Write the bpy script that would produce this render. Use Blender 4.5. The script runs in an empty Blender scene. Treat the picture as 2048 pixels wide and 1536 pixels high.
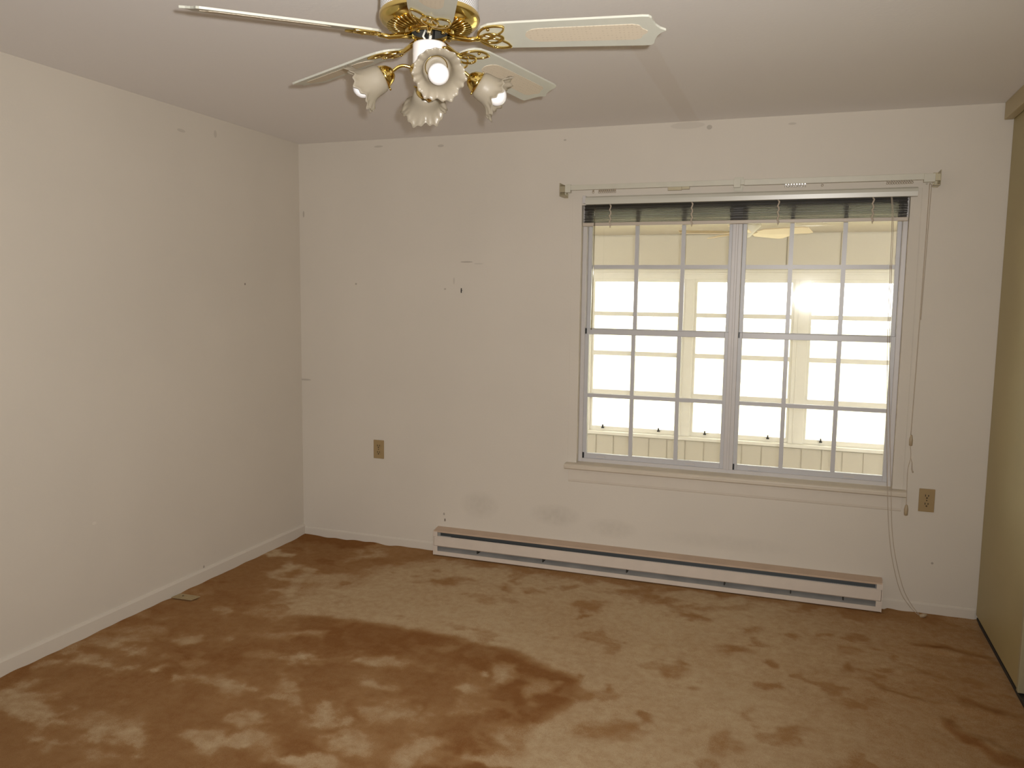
import bpy, bmesh, math, random
from mathutils import Vector, Matrix, noise
random.seed(4)
S = bpy.context.scene
COL = S.collection
PI = math.pi

# ---------------------------------------------------------------- camera
CAM = Vector((2.9415, -4.3441, 1.5309))
pan, tilt, roll, fpx = 0.34076, -0.106405, -0.013218, 1625.88
Rz = Matrix.Rotation(pan, 3, 'Z'); Rx = Matrix.Rotation(tilt, 3, 'X'); Ry = Matrix.Rotation(roll, 3, 'Y')
RR = Rz @ Rx @ Ry
right, fwd, up = RR @ Vector((1, 0, 0)), RR @ Vector((0, 1, 0)), RR @ Vector((0, 0, 1))
cam_data = bpy.data.cameras.new('camera')
cam = bpy.data.objects.new('camera', cam_data); COL.objects.link(cam)
M = Matrix.Identity(4)
for i in range(3):
    M[i][0] = right[i]; M[i][1] = up[i]; M[i][2] = -fwd[i]; M[i][3] = CAM[i]
cam.matrix_world = M
cam_data.sensor_width = 36.0
cam_data.lens = fpx * 36.0 / 2048.0
cam_data.clip_start = 0.02
S.camera = cam

# ---------------------------------------------------------------- colour management, world, flash
S.view_settings.view_transform = 'Standard'
S.view_settings.look = 'None'
S.view_settings.gamma = 1.0
S.view_settings.use_curve_mapping = False
S.view_settings.exposure = 0.0
W = bpy.data.worlds.new('overcast_sky'); S.world = W; W.use_nodes = True
bg = W.node_tree.nodes['Background']
bg.inputs[0].default_value = (1.0, 0.985, 0.94, 1); bg.inputs[1].default_value = 6.2

# the camera's own flash, just above and to the right of the lens
fl = bpy.data.lights.new('camera_flash', 'SPOT')
fl.energy = 325; fl.color = (1.0, 0.965, 0.925); fl.shadow_soft_size = 0.014
fl.spot_size = math.radians(118); fl.spot_blend = 1.0
flo = bpy.data.objects.new('camera_flash', fl); COL.objects.link(flo)
Mf = M.copy(); pos = CAM + right * 0.045 + up * 0.035 - fwd * 0.01
fdir = (fwd + right * -0.12 + up * 0.17).normalized()
flo.matrix_world = Matrix.Translation(pos) @ fdir.to_track_quat('-Z', 'Y').to_matrix().to_4x4()

# ---------------------------------------------------------------- materials
def new_mat(name):
    m = bpy.data.materials.new(name); m.use_nodes = True
    nt = m.node_tree
    return m, nt, nt.nodes['Principled BSDF']

def simple(name, col, rough=0.5, metal=0.0, spec=0.5, noise_amt=0.0, noise_scale=20.0, bump=0.0, bump_scale=200.0, coat=0.0):
    m, nt, p = new_mat(name)
    p.inputs['Base Color'].default_value = (*col, 1)
    p.inputs['Roughness'].default_value = rough
    p.inputs['Metallic'].default_value = metal
    p.inputs['Specular IOR Level'].default_value = spec
    if coat: p.inputs['Coat Weight'].default_value = coat
    tc = nt.nodes.new('ShaderNodeTexCoord')
    if noise_amt:
        n = nt.nodes.new('ShaderNodeTexNoise'); n.inputs['Scale'].default_value = noise_scale; n.inputs['Detail'].default_value = 4
        nt.links.new(tc.outputs['Object'], n.inputs['Vector'])
        r = nt.nodes.new('ShaderNodeValToRGB')
        r.color_ramp.elements[0].position = 0.3; r.color_ramp.elements[1].position = 0.7
        r.color_ramp.elements[0].color = (*[c * (1 - noise_amt) for c in col], 1)
        r.color_ramp.elements[1].color = (*[min(1, c * (1 + noise_amt)) for c in col], 1)
        nt.links.new(n.outputs['Fac'], r.inputs[0]); nt.links.new(r.outputs[0], p.inputs['Base Color'])
    if bump:
        n2 = nt.nodes.new('ShaderNodeTexNoise'); n2.inputs['Scale'].default_value = bump_scale; n2.inputs['Detail'].default_value = 3
        nt.links.new(tc.outputs['Object'], n2.inputs['Vector'])
        b = nt.nodes.new('ShaderNodeBump'); b.inputs['Strength'].default_value = bump; b.inputs['Distance'].default_value = 0.002
        nt.links.new(n2.outputs['Fac'], b.inputs['Height']); nt.links.new(b.outputs[0], p.inputs['Normal'])
    return m

def N(nt, t, **kw):
    n = nt.nodes.new(t)
    for k, v in kw.items(): setattr(n, k, v)
    return n
def mth(nt, op, a, b=None, clamp=False):
    n = nt.nodes.new('ShaderNodeMath'); n.operation = op; n.use_clamp = clamp
    for i, v in enumerate((a, b)):
        if v is None: continue
        if isinstance(v, (int, float)): n.inputs[i].default_value = v
        else: nt.links.new(v, n.inputs[i])
    return n.outputs[0]

WALLC = (0.65, 0.595, 0.515)
def wall_paint(name, col, marks=()):
    """matt paint; marks = soft stains (x, y, z, rx, ry, rz, strength, colour)"""
    m, nt, p = new_mat(name)
    p.inputs['Roughness'].default_value = 0.75
    p.inputs['Specular IOR Level'].default_value = 0.25
    tc = N(nt, 'ShaderNodeTexCoord')
    n = N(nt, 'ShaderNodeTexNoise'); n.inputs['Scale'].default_value = 1.6; n.inputs['Detail'].default_value = 5
    nt.links.new(tc.outputs['Object'], n.inputs['Vector'])
    r = N(nt, 'ShaderNodeValToRGB')
    r.color_ramp.elements[0].position = 0.35; r.color_ramp.elements[1].position = 0.7
    r.color_ramp.elements[0].color = (*[c * 0.975 for c in col], 1)
    r.color_ramp.elements[1].color = (*[min(1, c * 1.02) for c in col], 1)
    nt.links.new(n.outputs['Fac'], r.inputs[0])
    cur = r.outputs[0]
    if marks:
        nd = N(nt, 'ShaderNodeTexNoise'); nd.inputs['Scale'].default_value = 30; nd.inputs['Detail'].default_value = 3
        nt.links.new(tc.outputs['Object'], nd.inputs['Vector'])
        sep = N(nt, 'ShaderNodeSeparateXYZ'); nt.links.new(tc.outputs['Object'], sep.inputs[0])
        for (mx, my, mz, rx, ry, rz, st, mc, hard) in marks:
            acc = None
            for ax, (cc, rr) in enumerate(((mx, rx), (my, ry), (mz, rz))):
                if rr is None: continue
                d = mth(nt, 'MULTIPLY', mth(nt, 'SUBTRACT', sep.outputs[ax], cc), 1.0 / rr)
                d = mth(nt, 'MULTIPLY', d, d)
                acc = d if acc is None else mth(nt, 'ADD', acc, d)
            f = mth(nt, 'SUBTRACT', 1.0, acc, True)
            if hard: f = mth(nt, 'MULTIPLY', f, 6.0, True)
            else: f = mth(nt, 'MULTIPLY', f, nd.outputs['Fac'])
            f = mth(nt, 'MULTIPLY', f, st)
            mx_ = N(nt, 'ShaderNodeMixRGB'); nt.links.new(f, mx_.inputs[0]); nt.links.new(cur, mx_.inputs[1])
            mx_.inputs[2].default_value = (*mc, 1); cur = mx_.outputs[0]
    nt.links.new(cur, p.inputs['Base Color'])
    n2 = N(nt, 'ShaderNodeTexNoise'); n2.inputs['Scale'].default_value = 90; n2.inputs['Detail'].default_value = 4
    nt.links.new(tc.outputs['Object'], n2.inputs['Vector'])
    b = N(nt, 'ShaderNodeBump'); b.inputs['Strength'].default_value = 0.12; b.inputs['Distance'].default_value = 0.003
    nt.links.new(n2.outputs['Fac'], b.inputs['Height']); nt.links.new(b.outputs[0], p.inputs['Normal'])
    return m

DK = (0.12, 0.09, 0.07); SOOT = (0.22, 0.19, 0.15)
back_marks = [(1.21, 0, .315, .13, None, .09, .28, SOOT, 0), (1.67, 0, .30, .16, None, .07, .3, SOOT, 0),
              (2.0, 0, .26, .15, None, .06, .26, SOOT, 0), (2.6, 0, .25, .4, None, .05, .15, SOOT, 0),
              (.981, 0, .237, .006, None, .008, .5, DK, 1), (.987, 0, .201, .005, None, .010, .8, DK, 1),
              (.393, 0, 1.598, .006, None, .006, .5, DK, 1), (1.037, 0, 1.62, .006, None, .02, .18, DK, 1),
              (.981, 0, 1.573, .007, None, .006, .35, DK, 1), (1.687, 0, 2.38, .008, None, .005, .35, DK, 1),
              (1.115, 0, 1.728, .04, None, .004, .4, DK, 1), (1.19, 0, 1.718, .03, None, .004, .15, DK, 1),
              (.95, 0, 2.385, .02, None, .008, .25, DK, 1), (.55, 0, 2.40, .03, None, .006, .25, DK, 1),
              (2.45, 0, 2.405, .014, None, .012, .35, DK, 1), (2.34, 0, 2.42, .09, None, .018, .12, DK, 1),
              (2.85, 0, 2.40, .02, None, .006, .2, DK, 1), (.02, 0, 1.0, .05, None, .006, .3, DK, 1),
              (3.60, 0, .26, .006, None, .006, .5, DK, 1), (.03, 0, 2.02, .006, None, .02, .35, DK, 1)]
M_wall_back = wall_paint('wall_paint_back', WALLC, back_marks)
M_wall_left = wall_paint('wall_paint_left', WALLC, [(0, -.534, 1.584, None, .006, .006, .8, DK, 1), (0, -.926, .08, None, .006, .008, .5, DK, 1),
                                               (0, -1.62, .5, None, .012, .008, .2, (.9, .85, .75), 1), (0, -2.04, 2.28, None, .012, .012, .25, DK, 1),
                                               (0, -1.0, 2.33, None, .03, .008, .2, DK, 1), (0, -.75, 2.36, None, .012, .02, .2, DK, 1)])
M_wall_plain = wall_paint('wall_paint_plain', WALLC)
M_trim = simple('trim_paint', (0.66, 0.60, 0.515), 0.45, noise_amt=0.02, noise_scale=8, bump=0.05, bump_scale=60)
M_stool = simple('stool_paint', (0.60, 0.53, 0.43), 0.4, noise_amt=0.05, noise_scale=6)
M_frame = simple('window_vinyl', (0.58, 0.55, 0.53), 0.35, noise_amt=0.02)
M_sash = simple('window_sash_aluminium', (0.54, 0.53, 0.53), 0.35, noise_amt=0.02)
M_black = simple('black_plastic', (0.012, 0.012, 0.012), 0.4)
M_dark = simple('dark_hollow', (0.03, 0.028, 0.022), 0.7)
M_brass = simple('polished_brass', (0.74, 0.56, 0.19), 0.16, metal=1.0, noise_amt=0.06, noise_scale=40)
M_brass_d = simple('brass_vents', (0.50, 0.33, 0.09), 0.3, metal=1.0)
M_white = simple('white_enamel', (0.86, 0.84, 0.84), 0.25, coat=0.3)
M_blade = simple('blade_cream', (0.53, 0.53, 0.455), 0.4, noise_amt=0.02, noise_scale=30)
M_rod = simple('rod_white', (0.57, 0.545, 0.45), 0.35, noise_amt=0.03)
M_rod_d = simple('bracket_metal', (0.42, 0.37, 0.25), 0.35, metal=0.4)
M_head = simple('headrail_white', (0.58, 0.56, 0.48), 0.3)
M_slat = simple('slat_backlit_shade', (0.052, 0.042, 0.026), 0.45, noise_amt=0.35, noise_scale=5)  # dark olive carries the shade of the backlit slats
M_rail = simple('bottom_rail_tan', (0.50, 0.43, 0.35), 0.4)
M_cord = simple('cord_cotton', (0.50, 0.42, 0.33), 0.8)
M_tassel = simple('tassel_plastic', (0.40, 0.31, 0.20), 0.4)
M_heat = simple('heater_enamel', (0.66, 0.58, 0.50), 0.4, noise_amt=0.03, noise_scale=14)
M_heat_in = simple('heater_back_metal', (0.40, 0.375, 0.345), 0.5, noise_amt=0.15, noise_scale=10)
M_heat_top = simple('heater_top_tan', (0.50, 0.37, 0.27), 0.45, noise_amt=0.06, noise_scale=12)
M_fins = simple('heater_fins', (0.14, 0.15, 0.15), 0.45, metal=0.6)
M_outlet = simple('outlet_ivory', (0.34, 0.24, 0.115), 0.35, noise_amt=0.04)
M_outlet_d = simple('outlet_slots', (0.07, 0.045, 0.02), 0.6)
M_closet = simple('closet_door_olive', (0.42, 0.35, 0.175), 0.5, noise_amt=0.04, noise_scale=3, bump=0.08, bump_scale=40)
M_closet_edge = simple('closet_door_edge', (0.40, 0.35, 0.22), 0.5)
M_header = simple('closet_header_tan', (0.50, 0.41, 0.24), 0.5, noise_amt=0.04, noise_scale=8)
M_scrap = simple('scrap_wood', (0.36, 0.27, 0.14), 0.8, noise_amt=0.1, noise_scale=60)
M_porch = simple('sunroom_paint', (0.60, 0.555, 0.47), 0.6, noise_amt=0.02, noise_scale=3)
M_porch_w = simple('sunroom_white', (0.80, 0.77, 0.70), 0.5, noise_amt=0.02)
M_porch_ceil = simple('sunroom_ceiling', (0.58, 0.52, 0.42), 0.6, noise_amt=0.03, noise_scale=4)
M_porch_floor = simple('sunroom_floor', (0.42, 0.36, 0.27), 0.7, noise_amt=0.1, noise_scale=5)
M_lawn = simple('pale_dry_lawn', (0.60, 0.58, 0.38), 0.95, noise_amt=0.2, noise_scale=0.8, bump=0.3, bump_scale=30)
M_outfan = simple('peach_fan_blade', (0.82, 0.68, 0.50), 0.5)

def ceiling_mat():
    m, nt, p = new_mat('ceiling_paint')
    p.inputs['Roughness'].default_value = 0.85; p.inputs['Specular IOR Level'].default_value = 0.2
    tc = N(nt, 'ShaderNodeTexCoord'); sep = N(nt, 'ShaderNodeSeparateXYZ'); nt.links.new(tc.outputs['Object'], sep.inputs[0])
    n = N(nt, 'ShaderNodeTexNoise'); n.inputs['Scale'].default_value = 14; n.inputs['Detail'].default_value = 4
    nt.links.new(tc.outputs['Object'], n.inputs['Vector'])
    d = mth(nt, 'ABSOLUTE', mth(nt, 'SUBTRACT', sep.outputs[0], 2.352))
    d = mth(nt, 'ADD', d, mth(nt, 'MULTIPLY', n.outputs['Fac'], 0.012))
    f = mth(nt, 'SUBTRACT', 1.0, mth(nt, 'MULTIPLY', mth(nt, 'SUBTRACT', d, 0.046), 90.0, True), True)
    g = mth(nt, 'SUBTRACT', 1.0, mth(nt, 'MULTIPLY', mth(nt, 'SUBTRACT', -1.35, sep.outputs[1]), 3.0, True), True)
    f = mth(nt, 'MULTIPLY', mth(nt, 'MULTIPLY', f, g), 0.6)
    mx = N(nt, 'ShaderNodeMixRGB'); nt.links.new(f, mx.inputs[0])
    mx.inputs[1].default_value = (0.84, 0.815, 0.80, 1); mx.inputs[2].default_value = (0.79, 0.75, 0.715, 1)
    nt.links.new(mx.outputs[0], p.inputs['Base Color'])
    n2 = N(nt, 'ShaderNodeTexNoise'); n2.inputs['Scale'].default_value = 70
    nt.links.new(tc.outputs['Object'], n2.inputs['Vector'])
    b = N(nt, 'ShaderNodeBump'); b.inputs['Strength'].default_value = 0.15; b.inputs['Distance'].default_value = 0.003
    nt.links.new(n2.outputs['Fac'], b.inputs['Height']); nt.links.new(b.outputs[0], p.inputs['Normal'])
    return m
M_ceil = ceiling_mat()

def glass_mat(name, fac=0.07, tint=(1, 1, 1), rough=0.0):
    m = bpy.data.materials.new(name); m.use_nodes = True; nt = m.node_tree; nt.nodes.clear()
    o = N(nt, 'ShaderNodeOutputMaterial'); mix = N(nt, 'ShaderNodeMixShader'); t = N(nt, 'ShaderNodeBsdfTransparent'); g = N(nt, 'ShaderNodeBsdfGlossy')
    t.inputs[0].default_value = (*tint, 1); g.inputs['Roughness'].default_value = rough
    mix.inputs[0].default_value = fac
    nt.links.new(t.outputs[0], mix.inputs[1]); nt.links.new(g.outputs[0], mix.inputs[2]); nt.links.new(mix.outputs[0], o.inputs[0])
    return m
M_glass = glass_mat('window_glass', 0.05, (0.97, 0.98, 0.97), 0.05)
M_glass2 = glass_mat('sunroom_glass', 0.04, (0.99, 0.99, 0.97), 0.0)
M_wand = glass_mat('clear_wand', 0.35, (0.80, 0.78, 0.70), 0.15)

def frosted():
    m = bpy.data.materials.new('frosted_glass'); m.use_nodes = True; nt = m.node_tree; nt.nodes.clear()
    o = N(nt, 'ShaderNodeOutputMaterial')
    tr = N(nt, 'ShaderNodeBsdfTransparent'); tr.inputs[0].default_value = (0.93, 0.90, 0.83, 1)
    tl = N(nt, 'ShaderNodeBsdfTranslucent'); tl.inputs[0].default_value = (0.66, 0.60, 0.50, 1)
    df = N(nt, 'ShaderNodeBsdfDiffuse'); df.inputs[0].default_value = (0.50, 0.45, 0.36, 1)
    gl = N(nt, 'ShaderNodeBsdfGlossy'); gl.inputs['Roughness'].default_value = 0.35
    a = N(nt, 'ShaderNodeMixShader'); a.inputs[0].default_value = 0.6
    nt.links.new(tl.outputs[0], a.inputs[1]); nt.links.new(df.outputs[0], a.inputs[2])
    b = N(nt, 'ShaderNodeMixShader'); b.inputs[0].default_value = 0.20
    nt.links.new(a.outputs[0], b.inputs[1]); nt.links.new(tr.outputs[0], b.inputs[2])
    c = N(nt, 'ShaderNodeMixShader'); c.inputs[0].default_value = 0.06
    nt.links.new(b.outputs[0], c.inputs[1]); nt.links.new(gl.outputs[0], c.inputs[2]); nt.links.new(c.outputs[0], o.inputs[0])
    return m
M_frost = frosted()

def cane_mat():
    m, nt, p = new_mat('woven_cane'); p.inputs['Roughness'].default_value = 0.6
    tc = N(nt, 'ShaderNodeTexCoord')
    br = N(nt, 'ShaderNodeTexVoronoi'); br.inputs['Scale'].default_value = 95; br.inputs['Randomness'].default_value = 0.08
    nt.links.new(tc.outputs['Object'], br.inputs['Vector'])
    r = N(nt, 'ShaderNodeValToRGB')
    r.color_ramp.elements[0].position = 0.25; r.color_ramp.elements[0].color = (0.33, 0.27, 0.19, 1)
    r.color_ramp.elements[1].position = 0.5; r.color_ramp.elements[1].color = (0.60, 0.52, 0.40, 1)
    nt.links.new(br.outputs['Distance'], r.inputs[0]); nt.links.new(r.outputs[0], p.inputs['Base Color'])
    return m
M_cane = cane_mat()

def mesh_band_mat():
    m, nt, p = new_mat('perforated_white_band'); p.inputs['Roughness'].default_value = 0.3
    tc = N(nt, 'ShaderNodeTexCoord'); sep = N(nt, 'ShaderNodeSeparateXYZ'); nt.links.new(tc.outputs['Object'], sep.inputs[0])
    ang = mth(nt, 'ARCTAN2', sep.outputs[1], sep.outputs[0])
    def wave(sgn):
        v = mth(nt, 'ADD', mth(nt, 'MULTIPLY', ang, 60.0), mth(nt, 'MULTIPLY', sep.outputs[2], sgn * 420.0))
        return mth(nt, 'ABSOLUTE', mth(nt, 'SINE', v))
    w = mth(nt, 'MINIMUM', wave(1), wave(-1))
    f = mth(nt, 'GREATER_THAN', w, 0.5)
    mx = N(nt, 'ShaderNodeMixRGB'); nt.links.new(f, mx.inputs[0])
    mx.inputs[1].default_value = (0.85, 0.84, 0.85, 1); mx.inputs[2].default_value = (0.22, 0.21, 0.2, 1)
    nt.links.new(mx.outputs[0], p.inputs['Base Color'])
    return m
M_band = mesh_band_mat()

def carpet_mat():
    m, nt, p = new_mat('mottled_carpet'); p.inputs['Roughness'].default_value = 0.95; p.inputs['Specular IOR Level'].default_value = 0.0
    at = N(nt, 'ShaderNodeAttribute'); at.attribute_name = 'pile'
    tc = N(nt, 'ShaderNodeTexCoord')
    n = N(nt, 'ShaderNodeTexNoise'); n.inputs['Scale'].default_value = 26; n.inputs['Detail'].default_value = 6; n.inputs['Roughness'].default_value = 0.65
    nt.links.new(tc.outputs['Object'], n.inputs['Vector'])
    n3 = N(nt, 'ShaderNodeTexNoise'); n3.inputs['Scale'].default_value = 330; n3.inputs['Detail'].default_value = 2
    nt.links.new(tc.outputs['Object'], n3.inputs['Vector'])
    f = mth(nt, 'ADD', at.outputs['Fac'], mth(nt, 'MULTIPLY', mth(nt, 'SUBTRACT', n.outputs['Fac'], 0.5), 0.55))
    f = mth(nt, 'ADD', f, mth(nt, 'MULTIPLY', mth(nt, 'SUBTRACT', n3.outputs['Fac'], 0.5), 0.55))
    r = N(nt, 'ShaderNodeValToRGB'); e = r.color_ramp.elements
    e[0].position = 0.0; e[0].color = (0.525, 0.395, 0.245, 1)
    e[1].position = 1.0; e[1].color = (0.238, 0.108, 0.038, 1)
    x = e.new(0.45); x.color = (0.345, 0.198, 0.090, 1)
    nt.links.new(f, r.inputs[0]); nt.links.new(r.outputs[0], p.inputs['Base Color'])
    b = N(nt, 'ShaderNodeBump'); b.inputs['Strength'].default_value = 0.5; b.inputs['Distance'].default_value = 0.004
    nt.links.new(mth(nt, 'ADD', n3.outputs['Fac'], n.outputs['Fac']), b.inputs['Height']); nt.links.new(b.outputs[0], p.inputs['Normal'])
    return m
M_carpet = carpet_mat()

# ---------------------------------------------------------------- mesh helpers
class MB:
    def __init__(s): s.bm = bmesh.new(); s.mi = 0
    def _tag(s, faces):
        for f in faces: f.material_index = s.mi
    def box(s, x0, x1, y0, y1, z0, z1):
        v = [s.bm.verts.new((x, y, z)) for x in (x0, x1) for y in (y0, y1) for z in (z0, z1)]
        q = [(0, 1, 3, 2), (4, 6, 7, 5), (0, 4, 5, 1), (2, 3, 7, 6), (0, 2, 6, 4), (1, 5, 7, 3)]
        s._tag([s.bm.faces.new([v[i] for i in f]) for f in q]); return s
    def prism(s, pts, axis, a, b):
        """pts 2-D outline extruded along axis from a to b"""
        def mk(p, t):
            if axis == 0: return (t, p[0], p[1])
            if axis == 1: return (p[0], t, p[1])
            return (p[0], p[1], t)
        A = [s.bm.verts.new(mk(p, a)) for p in pts]; B = [s.bm.verts.new(mk(p, b)) for p in pts]
        n = len(pts); fs = [s.bm.faces.new(A[::-1]), s.bm.faces.new(B)]
        for i in range(n): fs.append(s.bm.faces.new([A[i], A[(i + 1) % n], B[(i + 1) % n], B[i]]))
        s._tag(fs); return s
    def tube(s, pts, r, n=8, closed=False):
        pts = [Vector(p) for p in pts]; rings = []; prev = None
        L = len(pts)
        for i, p in enumerate(pts):
            if closed: d = (pts[(i + 1) % L] - pts[i - 1])
            else: d = (pts[min(i + 1, L - 1)] - pts[max(i - 1, 0)])
            d.normalize()
            if prev is None:
                a = d.orthogonal().normalized()
            else:
                a = prev - d * prev.dot(d); a.normalize()
            prev = a; b = d.cross(a)
            rr = r[i] if isinstance(r, (list, tuple)) else r
            rings.append([s.bm.verts.new(p + (a * math.cos(2 * PI * k / n) + b * math.sin(2 * PI * k / n)) * rr) for k in range(n)])
        fs = []
        for i in range(L if closed else L - 1):
            A, B = rings[i], rings[(i + 1) % L]
            for k in range(n): fs.append(s.bm.faces.new([A[k], A[(k + 1) % n], B[(k + 1) % n], B[k]]))
        if not closed: fs += [s.bm.faces.new(rings[0][::-1]), s.bm.faces.new(rings[-1])]
        for f in fs: f.smooth = True
        s._tag(fs); return s
    def lathe(s, prof, n=32, mat=None, capa=False, capb=False, fn=None):
        """prof: (r, z); mat maps local to final; fn(r, z, a, i) -> (r, z)"""
        mat = mat or Matrix.Identity(4); rings = []
        for i, (r, z) in enumerate(prof):
            ring = []
            for k in range(n):
                a = 2 * PI * k / n
                r2, z2 = fn(r, z, a, i) if fn else (r, z)
                ring.append(s.bm.verts.new(mat @ Vector((r2 * math.cos(a), r2 * math.sin(a), z2))))
            rings.append(ring)
        fs = []
        for A, B in zip(rings, rings[1:]):
            for k in range(n): fs.append(s.bm.faces.new([A[k], A[(k + 1) % n], B[(k + 1) % n], B[k]]))
        if capa: fs.append(s.bm.faces.new(rings[0][::-1]))
        if capb: fs.append(s.bm.faces.new(rings[-1]))
        for f in fs: f.smooth = True
        s._tag(fs); return s
    def build(s, name, mats, parent=None, loc=None, bevel=0, smooth_angle=True, recalc=True):
        if recalc: bmesh.ops.recalc_face_normals(s.bm, faces=s.bm.faces)
        if loc is not None:
            bmesh.ops.translate(s.bm, verts=s.bm.verts, vec=-Vector(loc))
        me = bpy.data.meshes.new(name); s.bm.to_mesh(me); s.bm.free()
        for m in (mats if isinstance(mats, (list, tuple)) else [mats]): me.materials.append(m)
        o = bpy.data.objects.new(name, me); COL.objects.link(o)
        if parent is not None: o.parent = parent
        if bevel:
            b = o.modifiers.new('bevel', 'BEVEL'); b.width = bevel; b.segments = 2; b.limit_method = 'ANGLE'; b.angle_limit = 0.7
        return o

def kind(o, k='structure', label=None):
    o['kind'] = k
    if label: o['label'] = label
    return o
def tag(o, label, cat, group=None, k=None):
    o['label'] = label; o['category'] = cat
    if group: o['group'] = group
    if k: o['kind'] = k
    return o
def empty(name, loc=(0, 0, 0), rz=0):
    o = bpy.data.objects.new(name, None); COL.objects.link(o); o.location = loc; o.rotation_euler.z = rz; o.empty_display_size = 0.05
    return o
def part(mb, name, mats, root, bevel=0, **kw):
    """mesh given in world coordinates, parented to a root that stands at root.location (unrotated)"""
    base = root; loc = Vector((0, 0, 0))
    while base is not None: loc += base.location; base = base.parent
    bmesh.ops.translate(mb.bm, verts=mb.bm.verts, vec=-loc)
    return mb.build(name, mats, root, bevel=bevel, **kw)

# ---------------------------------------------------------------- dimensions
XW, H, YB = 3.804, 2.44, -5.6           # closet-door plane, ceiling, wall behind the camera
XR = 3.95                               # right wall proper (behind the closet doors)
WX0, WX1, WZ0, WZ1 = 1.79, 3.40, 0.617, 2.03

# ---------------------------------------------------------------- room shell
mb = MB()
T = 0.15
mb.box(-0.15, WX0, 0, T, -0.05, H + .05).box(WX1, XR + .6, 0, T, -0.05, H + .05)
mb.box(WX0, WX1, 0, T, -0.05, WZ0 - .02).box(WX0, WX1, 0, T, WZ1, H + .05)
kind(mb.build('wall_back', M_wall_back))
kind(MB().box(-0.15, 0, YB, 0, -0.05, H + .05).build('wall_left', M_wall_left))
kind(MB().box(-0.15, XR + .6, YB - .15, YB, -0.05, H + .05).build('wall_front', M_wall_plain))
kind(MB().box(XR + .5, XR + .6, YB, 0, -0.05, H + .05).build('wall_right', M_wall_plain))
kind(MB().box(-0.15, XR + .6, YB - .15, 0, H, H + .12).build('ceiling', M_ceil))

# carpet: fine grid carrying painted ripple shade and the direction of the pile as an attribute
BR = [(2.49, -0.46, 0.057, 0.022, 0.007, -0.05), (2.8, -0.49, 0.066, 0.026, 0.003, -0.054), (2.74, -0.79, 0.058, 0.022, 0.004, -0.052), (3.23, -0.57, 0.052, 0.02, -0.003, -0.056), (3.12, -0.79, 0.032, 0.012, -0.001, -0.05), (3.01, -0.52, 0.026, 0.01, 0.0, -0.035), (2.91, -0.85, 0.028, 0.011, 0.001, -0.04), (2.53, -1.01, 0.049, 0.019, 0.007, -0.047), (2.91, -1.06, 0.041, 0.016, 0.001, -0.035), (2.81, -1.36, 0.038, 0.015, 0.003, -0.052), (2.77, -1.58, 0.057, 0.022, 0.008, -0.095), (3.01, -1.41, 0.059, 0.022, 0.0, -0.042), (3.28, -0.76, 0.04, 0.015, -0.002, -0.025), (1.5, -0.43, 0.062, 0.024, 0.021, -0.055), (2.01, -0.49, 0.07, 0.028, 0.016, -0.064), (2.25, -0.27, 0.085, 0.034, 0.018, -0.097), (2.35, -1.62, 0.067, 0.026, 0.014, -0.059), (2.41, -1.52, 0.034, 0.013, 0.006, -0.028), (2.22, -1.44, 0.029, 0.011, 0.01, -0.038), (2.33, -1.33, 0.018, 0.007, 0.007, -0.032), (2.14, -1.31, 0.023, 0.009, 0.007, -0.025), (2.52, -1.05, 0.039, 0.015, 0.007, -0.046), (2.89, -1.07, 0.038, 0.015, 0.001, -0.035), (1.19, -0.45, 0.151, 0.06, 0.022, -0.049), (1.51, -0.27, 0.038, 0.015, 0.021, -0.059), (1.65, -0.42, 0.039, 0.016, 0.014, -0.041), (1.84, -0.3, 0.037, 0.015, 0.01, -0.036), (2.0, -0.62, 0.041, 0.016, 0.01, -0.037), (0.53, -0.33, 0.188, 0.075, 0.064, -0.107), (0.84, -0.16, 0.163, 0.066, 0.049, -0.097), (2.35, -0.32, 0.095, 0.038, 0.009, -0.054), (0.27, -0.23, 0.111, 0.045, 0.073, -0.114), (2.13, -0.22, 0.148, 0.059, 0.008, -0.036), (2.65, -0.28, 0.141, 0.056, 0.003, -0.034)]
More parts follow.
